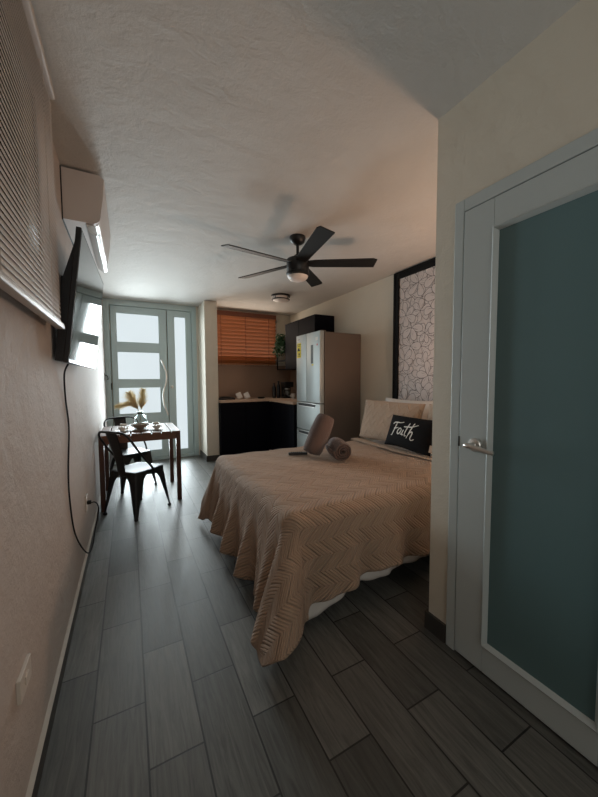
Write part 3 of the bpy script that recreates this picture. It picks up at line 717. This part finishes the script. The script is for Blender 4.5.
# ------------------------------------------------------------------ bed
BX0, BX1, BY0, BY1, BZ = .665, 2.76, 1.40, 2.90, .605
def bed():
    r = thing('bed', 'queen bed with dark base under the tan quilt', 'bed', ((BX0+BX1)/2, (BY0+BY1)/2, 0))
    bm = BM(); box(bm, BX0+.03, BX1, BY0+.03, BY1-.03, .33, BZ-.028, bev=.05, seg=5); part('mattress', bm, 'white', r, 60)
    bm = BM(); box(bm, BX0+.05, BX1, BY0+.05, BY1-.05, .17, .329, bev=.01); part('base', bm, 'dark', r)
    for x in (BX0+.10, BX1-.10):
        for y in (BY0+.10, BY1-.10):
            bm = BM(); lathe(bm, [(0, 0), (.02, 0), (.026, .17), (0, .17)], (x, y, 0), 16); part('leg', bm, 'black', r, 40)
bed()
def drape(xf, yn, yf, zt, r, Lf, Ln, Lfar, xh, ke, kc, wav, nu, nv, seed, Ln_f, cut=.61, kfar=.44):
    """a cloth lying on the bed and hanging over the foot and both sides; returns position function of (u,v) and its unfolded uv"""
    ax0, ax1 = xf-Lf, xh; by0, by1 = yn-Ln, yf+Lfar
    def flatpos(u, v):
        px = ax1+(ax0-ax1)*u
        ln = Ln*Ln_f(px)
        return px, (yn-ln)+(by1-(yn-ln))*v
    def fn(u, v):
        px, py = flatpos(u, v)
        a = max(0, xf+r-px); b = yn+r-py if py < yn+r else (py-(yf-r) if py > yf-r else 0)
        sb = -1 if py < yn+r else 1
        rho = math.hypot(a, b)
        bx, by = max(px, xf+r), min(max(py, yn+r), yf-r)
        zz = zt + .004*math.sin(px*9+1)*math.sin(py*7+2) + .003*math.sin(px*21+py*13)
        if a > 0 and b > 0 and rho > cut: rho = cut+(rho-cut)*.3
        if rho < 1e-6: return Vector((bx, by, zz))
        ph = math.atan2(b, a); cor = math.sin(2*ph)
        k = ke+((kc if sb < 0 else kfar)-ke)*max(0, cor)**1.3
        s = py if a >= b else px
        q = r*PI/2
        if rho < q: out, drop = r*math.sin(rho/r), r*(1-math.cos(rho/r))
        else:
            e = rho-q; hang = min(1, e/.35)
            k2 = k + wav*hang*math.sin(s*2*PI/.31+seed)*(1-cor) + .5*wav*hang*math.sin(s*2*PI/.17+seed*2)*(1-cor) + .10*cor*math.cos(4*(ph-PI/4))*hang*0
            fold = .11*hang*max(0, cor)*math.sin(6*ph+.6+seed)
            k2 = max(.02, k2+fold)
            out, drop = r+e*k2, r+e*math.sqrt(max(.1, 1-k2*k2))
        z = zz-drop
        hy = math.hypot(a, b); dx, dy = -a/hy, sb*b/hy
        if z < .012: z = .012
        return Vector((bx+dx*out, by+dy*out, z))
    def uv(u, v): return flatpos(u, v)
    bm = BM(); grid(bm, nu, nv, fn, 0, uv); return bm
def step(x, a, b):
    t = min(1, max(0, (x-a)/(b-a))); return t*t*(3-2*t)
q = part('quilt', drape(BX0, BY0, BY1, BZ+.004, .065, .52, .37, .34, 2.30, .13, .60, .09, 170, 170, .4, lambda x: 1+.22*(1-step(x, .7, 1.25))), 'quilt', None, 180)
tag(q, 'tan quilted bedspread with zigzag stitching hanging over the bed', 'bedspread')
md = q.modifiers.new('thickness', 'SOLIDIFY'); md.thickness = .007; md.offset = 1
s = part('bed_sheet', drape(BX0+.02, BY0+.018, BY1-.018, BZ-.012, .05, .37, .42, .3, 2.70, .05, .36, .06, 110, 110, 1.3, lambda x: 1+.27*(1-step(x, .75, 1.15))+.03*math.sin(x*11), .5, .25), 'white', None, 180)
tag(s, 'white bed sheet showing below the hem of the tan quilt', 'bed sheet')
md = s.modifiers.new('thickness', 'SOLIDIFY'); md.thickness = .003; md.offset = -1
# folded top edge of the quilt under the pillows
bm = BM()
def fold(u, v):
    y = BY0+.03+(BY1-BY0-.06)*v; a = u*2*PI
    return Vector((2.20+.06*math.cos(a)+.012*math.sin(y*5), y, BZ+.0245+.0085*math.sin(a)+.002*math.sin(y*14)))
grid(bm, 20, 60, fold, 0, lambda u, v: (u*.3, v*1.5))
tag(part('folded_blanket', bm, 'sham', None, 180), 'turned-down tan blanket edge in front of the pillows', 'blanket')

def pillow(name, W, H, T, m, label, cat, loc, yawdeg, lean, pinch=.07, seed=0, group=None, n=40, fringe=0):
    """stands on its lower edge in the local y-z plane, front towards -x"""
    rnd = random.Random(seed); p1, p2, p3 = (rnd.uniform(0, 6) for _ in range(3))
    def surf(u, v, side):      # u,v in -1..1
        t = T*((1-abs(u)**2.6)**.55 if abs(u) < 1 else 0)*((1-abs(v)**2.6)**.55 if abs(v) < 1 else 0)
        t *= 1+.10*math.sin(2.1*u+p1)*math.cos(2.4*v+p2)
        y = -W/2*u*(1-pinch*(1-v*v)); z = H/2+H/2*v*(1-pinch*(1-u*u))
        z += .008*math.sin(3*u+p3)*(1-v)/2; sag = .10*(v-.1)
        return Vector((side*t+.0*sag + .015*math.sin(2*u+p2)*(v+1)/2, y, max(z, .002)))
    bm = BM()
    for side in (-1, 1):
        grid(bm, n, n, lambda a, b: surf(a*2-1, b*2-1, side), 0, lambda a, b: (b*H, a*W))
    bmesh.ops.remove_doubles(bm, verts=bm.verts[:], dist=.0004)
    root = part(name, bm, m, None, 180); tag(root, label, cat, group)
    root.location = loc; root.rotation_euler = (0, math.radians(lean), math.radians(yawdeg))
    return root, surf
pillow('pillow', .74, .46, .085, 'white', 'white pillow standing behind the tan pillow, below the flower panel', 'pillow', (2.56, 2.50, .628), 0, 12, seed=1)
pillow('pillow', .84, .44, .075, 'sham', 'tan quilted pillow standing behind the black lettered cushion', 'pillow', (2.335, 2.535, .634), 0, 14, seed=2, pinch=.05)
pillow('pillow', .74, .46, .085, 'white', 'white pillow standing next to the bathroom wall corner', 'pillow', (2.56, 1.72, .628), 0, 12, seed=4)
pillow('pillow', .78, .44, .075, 'sham', 'tan quilted pillow half hidden by the bathroom wall corner', 'pillow', (2.335, 1.68, .634), 0, 14, seed=5, pinch=.05)
cush, cs = pillow('cushion', .58, .31, .062, 'lumbar', 'small black cushion with white handwritten lettering', 'cushion', (2.195, 2.115, .650), -3, 20, seed=6, pinch=.06)
strokes = [
    [(.05, 2.05), (.35, 2.35), (.9, 2.45), (1.5, 2.5), (2.0, 2.72)], [(.85, 2.45), (.72, 1.7), (.5, .8), (.32, .2), (.12, .25)], [(.45, 1.4), (.8, 1.42), (1.3, 1.62)],
    [(1.95, 1.45), (1.65, 1.6), (1.38, 1.2), (1.36, .75), (1.6, .62), (1.86, 1.0), (1.98, 1.45), (1.9, .95), (2.02, .65), (2.2, .8)],
    [(2.32, 1.5), (2.24, 1.0), (2.3, .62), (2.5, .75)], [(2.42, 1.95), (2.50, 2.05)],
    [(3.05, 2.75), (2.85, 1.9), (2.7, 1.1), (2.74, .62), (2.98, .7)], [(2.25, 2.0), (2.9, 2.12), (3.6, 2.3), (4.35, 2.75)],
    [(3.75, 2.9), (3.5, 1.9), (3.3, 1.1), (3.12, .35)], [(3.25, .9), (3.55, 1.45), (3.82, 1.5), (3.82, 1.05), (3.72, .55), (3.9, .3), (4.3, .55)]]
bm = BM()
for st in strokes:
    P = smooth([(x, y, 0) for x, y in st], 7); Q = []
    for p in P:
        u = -.66+(p.x/4.3)*1.12; v = -.50+(p.y/2.9)*1.14 + (p.x/4.3-.5)*-.10
        Q.append(cs(u, v, -1)+Vector((-.0012, 0, 0)))
    ribbon(bm, Q, .0115, (-1, 0, 0), .0016)
lt = part('lettering', bm, 'letter', None, 60); lt.parent = cush; lt['label'] = 'white handwritten word Faith'
bm = BM(); t = bmesh.new(); box(t, -.066, -.062, -.30, -.245, .03, .09, bev=.001); merge(bm, t, 0); bmesh.ops.translate(bm, verts=bm.verts[:], vec=(.055, 0.0, 0)); cl = part('care_tag', bm, 'sham', None); cl.parent = cush; cl['label'] = 'small pale fabric tag at the side seam'

# rolled towels
def roll(label, L, R, loc, rot):
    bm = BM(); turns = 3.6; N = 150; th = R/turns*.80
    def P(t, off):
        a = t*turns*2*PI; rr = .010+(R-.010)*t+off; return rr*math.cos(a), rr*math.sin(a)*.95
    pts = [P(k/N, 0) for k in range(N+1)]; inn = [P(k/N, -.0125 if k/N > .2 else -.004) for k in range(N+1)]
    for xa, sg in ((-L/2, -1), (L/2, 1)): pass
    rings = []
    M_ = 14
    for i in range(M_+1):
        s = i/M_*2-1; x = s*L/2; sh = 1-.16*abs(s)**7; wob = 1+.025*math.sin(5*s+1)
        A = [bm.verts.new((x+.012*abs(s)*s*(1-k/N), u*sh*wob, v*sh*wob)) for k, (u, v) in enumerate(pts)]
        B = [bm.verts.new((x+.012*abs(s)*s*(1-k/N), u*sh*wob, v*sh*wob)) for k, (u, v) in enumerate(inn)]
        rings.append((A, B))
    for (A, B), (C, D) in zip(rings, rings[1:]):
        for k in range(N):
            bm.faces.new((A[k], A[k+1], C[k+1], C[k])); bm.faces.new((B[k+1], B[k], D[k], D[k+1]))
        bm.faces.new((A[N], B[N], D[N], C[N])); bm.faces.new((B[0], A[0], C[0], D[0]))
    for A, B in (rings[0], rings[-1]):
        for k in range(N): bm.faces.new((A[k], A[k+1], B[k+1], B[k]))
    o = part('rolled_towel', bm, 'towel', None, 50); tag(o, label, 'towel', 'rolled bath towels on the bed')
    o.location = loc; o.rotation_euler = rot; return o
zb = BZ+.012
roll('mauve grey towel roll lying flat with its spiral end showing', .32, .092, (1.575, 2.275, zb+.088), (2.6, 0, math.radians(70)))
t1 = roll('mauve grey towel roll leaning upright across the other roll', .34, .096, (0, 0, 0), (0, 0, 0))
ax = Vector((.19, .03, .33)).normalized()
t1.rotation_euler = (Matrix.Rotation(0, 3, 'X') @ ax.to_track_quat('X', 'Z').to_matrix()).to_euler(); t1.location = (1.45, 2.395, zb+.195)
rc = thing('remote_control', 'black remote control lying by the rolled towels', 'remote control', (1.32, 2.535, zb+.004))
bm = BM(); box(bm, -.085, .085, -.022, .022, 0, .02, bev=.006, seg=3); o = part('body', bm, 'black', None, 40); o.parent = rc
bm = BM()
for i in range(6):
    for j in range(3): box(bm, -.06+i*.018, -.05+i*.018, -.013+j*.011, -.006+j*.011, .02, .0215)
o = part('buttons', bm, 'rubber', None); o.parent = rc
rc.rotation_euler = (0, 0, math.radians(-22))

# ------------------------------------------------------------------ dining table and chairs
def table():
    x0, x1, y0, y1, zt = -.282, .478, 3.635, 4.375, .752
    r = thing('dining_table', 'square dark wooden table with slatted top against the left wall', 'table', ((x0+x1)/2, (y0+y1)/2, 0))
    bm = BM(); n = 8; w = (x1-x0)/n
    for k in range(n): box(bm, x0+k*w+.005, x0+(k+1)*w-.005, y0, y1, zt-.02, zt, bev=.003)
    part('tabletop', bm, 'walnut', r)
    bm = BM(); i = .012
    box(bm, x0+i, x1-i, y0+i, y0+i+.024, zt-.085, zt-.021); box(bm, x0+i, x1-i, y1-i-.024, y1-i, zt-.085, zt-.021); box(bm, x0+i, x0+i+.024, y0+i+.024, y1-i-.024, zt-.085, zt-.021); box(bm, x1-i-.024, x1-i, y0+i+.024, y1-i-.024, zt-.085, zt-.021)
    box(bm, x0+.05, x1-.05, (y0+y1)/2-.02, (y0+y1)/2+.02, zt-.05, zt-.021)
    part('apron', bm, 'walnut', r)
    for x in (x0+.004, x1-.048):
        for y in (y0+.004, y1-.048):
            bm = BM(); box(bm, x, x+.044, y, y+.044, 0, zt-.021, bev=.003); part('leg', bm, 'walnutleg', r)
table()

def make_chair(label):
    """local: faces +x, seat 0.43 high"""
    r = thing('metal_chair', label, 'chair', (0, 0, 0), 'black metal bistro chairs')
    s, zs = .178, .432
    bm = BM()       # dished seat with rolled edge
    def rr(u, v):   # square to rounded square
        x, y = u*2-1, v*2-1; f = 1-.07*(x*x*y*y)
        e = max(abs(x), abs(y)); dish = -.010*(1-x*x)*(1-y*y)
        return Vector((x*s*f, y*s*f*(1-.04*(1-x)/2), zs+dish-(.0 if e < .96 else .004)))
    grid(bm, 24, 24, rr)
    V = [v for v in bm.verts]
    ed = [e for e in bm.edges if e.is_boundary]; ex = bmesh.ops.extrude_edge_only(bm, edges=ed)
    nv = [g for g in ex['geom'] if isinstance(g, bmesh.types.BMVert)]
    for v in nv: v.co.z = zs-.042; v.co.x *= 1.015; v.co.y *= 1.015
    o = part('seat', bm, 'chairm', r, 45); md = o.modifiers.new('t', 'SOLIDIFY'); md.thickness = .002
    for sx in (1, -1):
        for sy in (1, -1):
            bm = BM(); rings = []
            for i in range(15):
                t = i/14; z = (zs-.012)*(1-t)+.012*t
                c = .172+.043*t; cx = sx*(c if sx > 0 else c+.008*t); cy = sy*c*.98
                arm = .022+.075*(1-t)+.075*max(0, 1-t/.28)**2.2
                th = .003; ch = min(.012, arm*.4)
                # L-shaped pressed channel with a chamfered outer corner
                q = [(-arm, 0), (-ch, 0), (0, -ch), (0, -arm), (-th, -arm), (-th, -ch-th*.4), (-ch-th*.4, -th), (-arm, -th)]
                rings.append([bm.verts.new((cx+sx*u, cy+sy*v, z)) for u, v in q])
            for a, b in zip(rings, rings[1:]):
                for k in range(8): bm.faces.new((a[k], a[(k+1) % 8], b[(k+1) % 8], b[k]))
            bm.faces.new(rings[0]); bm.faces.new(rings[-1])
            lg = part('leg', bm, 'chairm', r, 35)
            bm = BM(); box(bm, sx*.215-(.026 if sx > 0 else -.0)+(-.008 if sx < 0 else 0), sx*.215+(.001 if sx > 0 else .026-.008), sy*.2107-(.026 if sy > 0 else .001), sy*.2107+(.001 if sy > 0 else .026), 0, .02, bev=.003); part('rubber_foot', bm, 'rubber', lg)
    bm = BM(); tube(bm, [(-.15, -.15, zs-.07), (.15, .15, zs-.07)], .006, 8); tube(bm, [(-.15, .15, zs-.078), (.15, -.15, zs-.078)], .006, 8); part('cross_brace', bm, 'chairm', r)
    # hoop
    bm = BM(); hw = .196
    side = [(.02, hw-.008, zs-.015), (-.02, hw, zs+.04), (-.13, hw+.002, .60), (-.205, hw, .705), (-.247, hw-.008, .772), (-.270, hw-.05, .812), (-.278, .07, .820)]
    pts = smooth(side + [(x, -y, z) for x, y, z in side[::-1]], 6); tube(bm, pts, .0105, 10); part('back_hoop', bm, 'chairm', r, 60)
    bm = BM()
    def sp(u, v):
        z = zs-.03+(.824-zs+.03)*v; x = -.175-.103*v**1.1+.012*math.sin(PI*v); hwid = .045+.028*v
        return Vector((x-.006*(1-(2*u-1)**2), (2*u-1)*hwid, z))
    grid(bm, 8, 14, sp); o = part('back_splat', bm, 'chairm', r, 60); md = o.modifiers.new('t', 'SOLIDIFY'); md.thickness = .003
    return r
c1 = make_chair('black metal chair at the near side of the slatted table, turned to the table corner')
c2 = copy_thing(c1); c2['label'] = 'black metal chair behind the slatted table, facing the viewer'
c1.location = (.05, 3.545, 0); c1.rotation_euler = (0, 0, math.radians(41))
c2.location = (-.005, 4.42, 0); c2.rotation_euler = (0, 0, math.radians(-66))

def table_things():
    zt = .7525
    # glass vase and pampas plumes
    vx, vy = .105, 4.12
    bm = BM(); lathe(bm, [(0, 0), (.045, .001), (.068, .03), (.074, .07), (.062, .115), (.032, .15), (.024, .165), (.031, .185), (.028, .185), (.0205, .165), (.028, .148), (.058, .113), (.07, .07), (.064, .032), (.042, .006), (0, .005)], (vx, vy, zt), 36)
    v = part('vase', bm, 'glass', None, 60); tag(v, 'clear round glass vase holding dry plumes on the table', 'vase')
    bm = BM(); tube(bm, [(vx+.031*math.cos(2*PI*k/24), vy+.031*math.sin(2*PI*k/24), zt+.160) for k in range(24)], .005, 6, closed=True); part('neck_band', bm, 'rubber', v, 60)
    specs = [((-.055, .0, .27), (-.10, .0, .385), 'dry pampas plume leaning to the left in the vase', .26, .050),
             ((.02, .0, .27), (.035, -.01, .425), 'tallest dry pampas plume standing upright in the vase', .28, .042),
             ((-.08, -.02, .265), (-.235, -.05, .255), 'dry pampas plume drooping low to the left of the vase', .22, .030)]
    for i, (m_, e_, lab, pl, fl) in enumerate(specs):
        o = thing('pampas_plume', lab, 'dried grass', (vx, vy, zt+.02), 'pampas plumes in the vase')
        b0 = Vector((vx+(.018 if i == 0 else -.018 if i == 1 else .0), vy+(.02 if i == 2 else -.01), zt+.012)); neck = Vector((vx+(-.008, .008, -.004)[i], vy+(-.004, .004, .008)[i], zt+.17))
        pts = smooth([b0, neck, Vector((vx, vy, zt))+Vector(m_)*1.0, Vector((vx, vy, zt))+Vector(e_)], 10)
        bm = BM(); tube(bm, pts, .0018, 6); part('stem', bm, 'stem', o)
        bm = BM(); rnd = random.Random(20+i); S = len(pts); st = int(S*.42)
        for k in range(430):
            f = rnd.random(); idx = st+f*(S-1-st); a = int(idx); p = pts[a].lerp(pts[min(a+1, S-1)], idx-a)
            d = (pts[min(a+1, S-1)]-pts[max(a-1, 0)]).normalized()
            w = Vector((rnd.uniform(-1, 1), rnd.uniform(-1, 1), rnd.uniform(-1, 1))); w = (w-d*w.dot(d)).normalized()
            ln = fl*(.5+.9*math.sin(PI*min(1, f*.8+.22)))*rnd.uniform(.7, 1.6)
            q = [p, p+d*ln*.55+w*ln*.32, p+d*ln*1.05+w*ln*.62+Vector((0, 0, -ln*.10)), p+d*ln*1.35+w*ln*.85+Vector((0, 0, -ln*.35))]
            tube(bm, q, [.0011, .0016, .0012, .0002], 3)
        part('plume', bm, 'plume', o)
    # stoneware bowl
    bx, by = .095, 3.93
    bm = BM(); lathe(bm, [(0, 0), (.035, 0), (.04, .008), (.08, .03), (.098, .055), (.093, .055), (.075, .036), (.03, .014), (0, .012)], (bx, by, zt+.008), 36)
    tag(part('bowl', bm, 'bowl', None, 50), 'shallow taupe bowl in front of the glass vase', 'bowl')
    bm = BM(); lathe(bm, [(0, 0), (.075, 0), (.13, .004), (.132, .0075), (.075, .0065), (0, .0065)], (bx, by, zt), 40)
    tag(part('plate', bm, 'bowl', None, 50), 'flat taupe plate underneath the shallow bowl', 'plate')
    for x, y, lab in ((-.075, 3.86, 'white cup at the near left of the taupe bowl'), (.255, 3.82, 'white cup at the near right of the taupe bowl'), (-.065, 4.10, 'white cup at the far left, beside the glass vase'), (.265, 4.08, 'white cup at the far right, beside the glass vase')):
        o = thing('cup', lab, 'cup', (x, y, zt), 'white cups on saucers on the table')
        bm = BM(); lathe(bm, [(0, 0), (.03, 0), (.062, .010), (.062, .013), (.03, .005), (0, .005)], (x, y, zt), 28); part('saucer', bm, 'pot', o, 50)
        bm = BM(); lathe(bm, [(0, .006), (.02, .006), (.034, .03), (.037, .05), (.034, .05), (.03, .03), (.016, .010), (0, .010)], (x, y, zt), 28); cpt = part('bowl', bm, 'pot', o, 50)
        bm = BM(); tube(bm, smooth([(x+.034, y, zt+.044), (x+.052, y, zt+.042), (x+.05, y, zt+.024), (x+.03, y, zt+.022)]), .0035, 8); part('handle', bm, 'pot', o, 60)
table_things()

# ------------------------------------------------------------------ light
def area(name, loc, rot, sx, sy, energy, color, spread=180):
    l = bpy.data.lights.new(name, 'AREA'); l.shape = 'RECTANGLE'; l.size = sx; l.size_y = sy; l.energy = energy; l.color = color; l.spread = math.radians(spread)
    o = bpy.data.objects.new(name, l); COL.objects.link(o); o.location = loc; o.rotation_euler = rot; return o
def point(name, loc, energy, color, r=.05):
    l = bpy.data.lights.new(name, 'POINT'); l.energy = energy; l.color = color; l.shadow_soft_size = r
    o = bpy.data.objects.new(name, l); COL.objects.link(o); o.location = loc; return o
cool = (.85, .965, 1.0)
for z0, z1 in ((1.882, 2.314), (1.312, 1.726), (.773, 1.175), (.165, .60)):
    area('entry_daylight', (.157, YE-.03, (z0+z1)/2), (-PI/2, 0, 0), .58, z1-z0, 7.3, cool, 115)
area('sidelight_daylight', (.775, YE-.03, 1.23), (-PI/2, 0, 0), .17, 2.18, 10, cool, 115)
lamp = bpy.data.lights.new('bedside_lamp', 'SPOT'); lamp.energy = 33; lamp.color = (1.0, .62, .42); lamp.shadow_soft_size = .13; lamp.spot_size = math.radians(172); lamp.spot_blend = .25
lo = bpy.data.objects.new('bedside_lamp', lamp); COL.objects.link(lo); lo.location = (2.45, 1.27, 1.05); lo.rotation_euler = Vector((-.45, .15, .8)).to_track_quat('-Z', 'Y').to_euler()
area('kitchen_fill', (1.87, YK-.13, 1.98), (-PI/2, 0, 0), 1.1, .8, 4.0, (1.0, .84, .68), 170)  # extra fill in front of the closed blind, added to brighten the kitchen
area('rear_fill', (.45, YB+.05, 1.7), (PI/2, 0, 0), 1.2, 1.4, 7.0, (1.0, .97, .93))  # unseen fill added behind the camera; the rear wall has no window

w = bpy.data.worlds.new('world'); SC.world = w; w.use_nodes = True
w.node_tree.nodes['Background'].inputs['Color'].default_value = (.55, .62, .7, 1); w.node_tree.nodes['Background'].inputs['Strength'].default_value = .6

# ------------------------------------------------------------------ camera (wide phone lens)
cam = bpy.data.cameras.new('camera'); co = bpy.data.objects.new('camera', cam); COL.objects.link(co)
f_px, yaw, pitch, rl = 323.1, math.radians(27.754), math.radians(3.347), math.radians(-.277)
fw = Vector((math.sin(yaw)*math.cos(pitch), math.cos(yaw)*math.cos(pitch), -math.sin(pitch))); rt = Vector((math.cos(yaw), -math.sin(yaw), 0)); up = rt.cross(fw)
rt2 = math.cos(rl)*rt+math.sin(rl)*up; up2 = rt2.cross(fw)
co.matrix_world = Matrix(((rt2.x, up2.x, -fw.x, 0), (rt2.y, up2.y, -fw.y, 0), (rt2.z, up2.z, -fw.z, 1.29), (0, 0, 0, 1)))
cam.sensor_fit = 'VERTICAL'; cam.sensor_height = 24; cam.lens = f_px/797*24; cam.clip_start = .02
SC.camera = co
vs = SC.view_settings; vs.view_transform = 'Standard'; vs.look = 'None'; vs.gamma = 1; vs.use_curve_mapping = False; vs.exposure = .1
SC.cycles.use_denoising = True; SC.cycles.max_bounces = 10; SC.cycles.diffuse_bounces = 6; SC.cycles.sample_clamp_indirect = 6
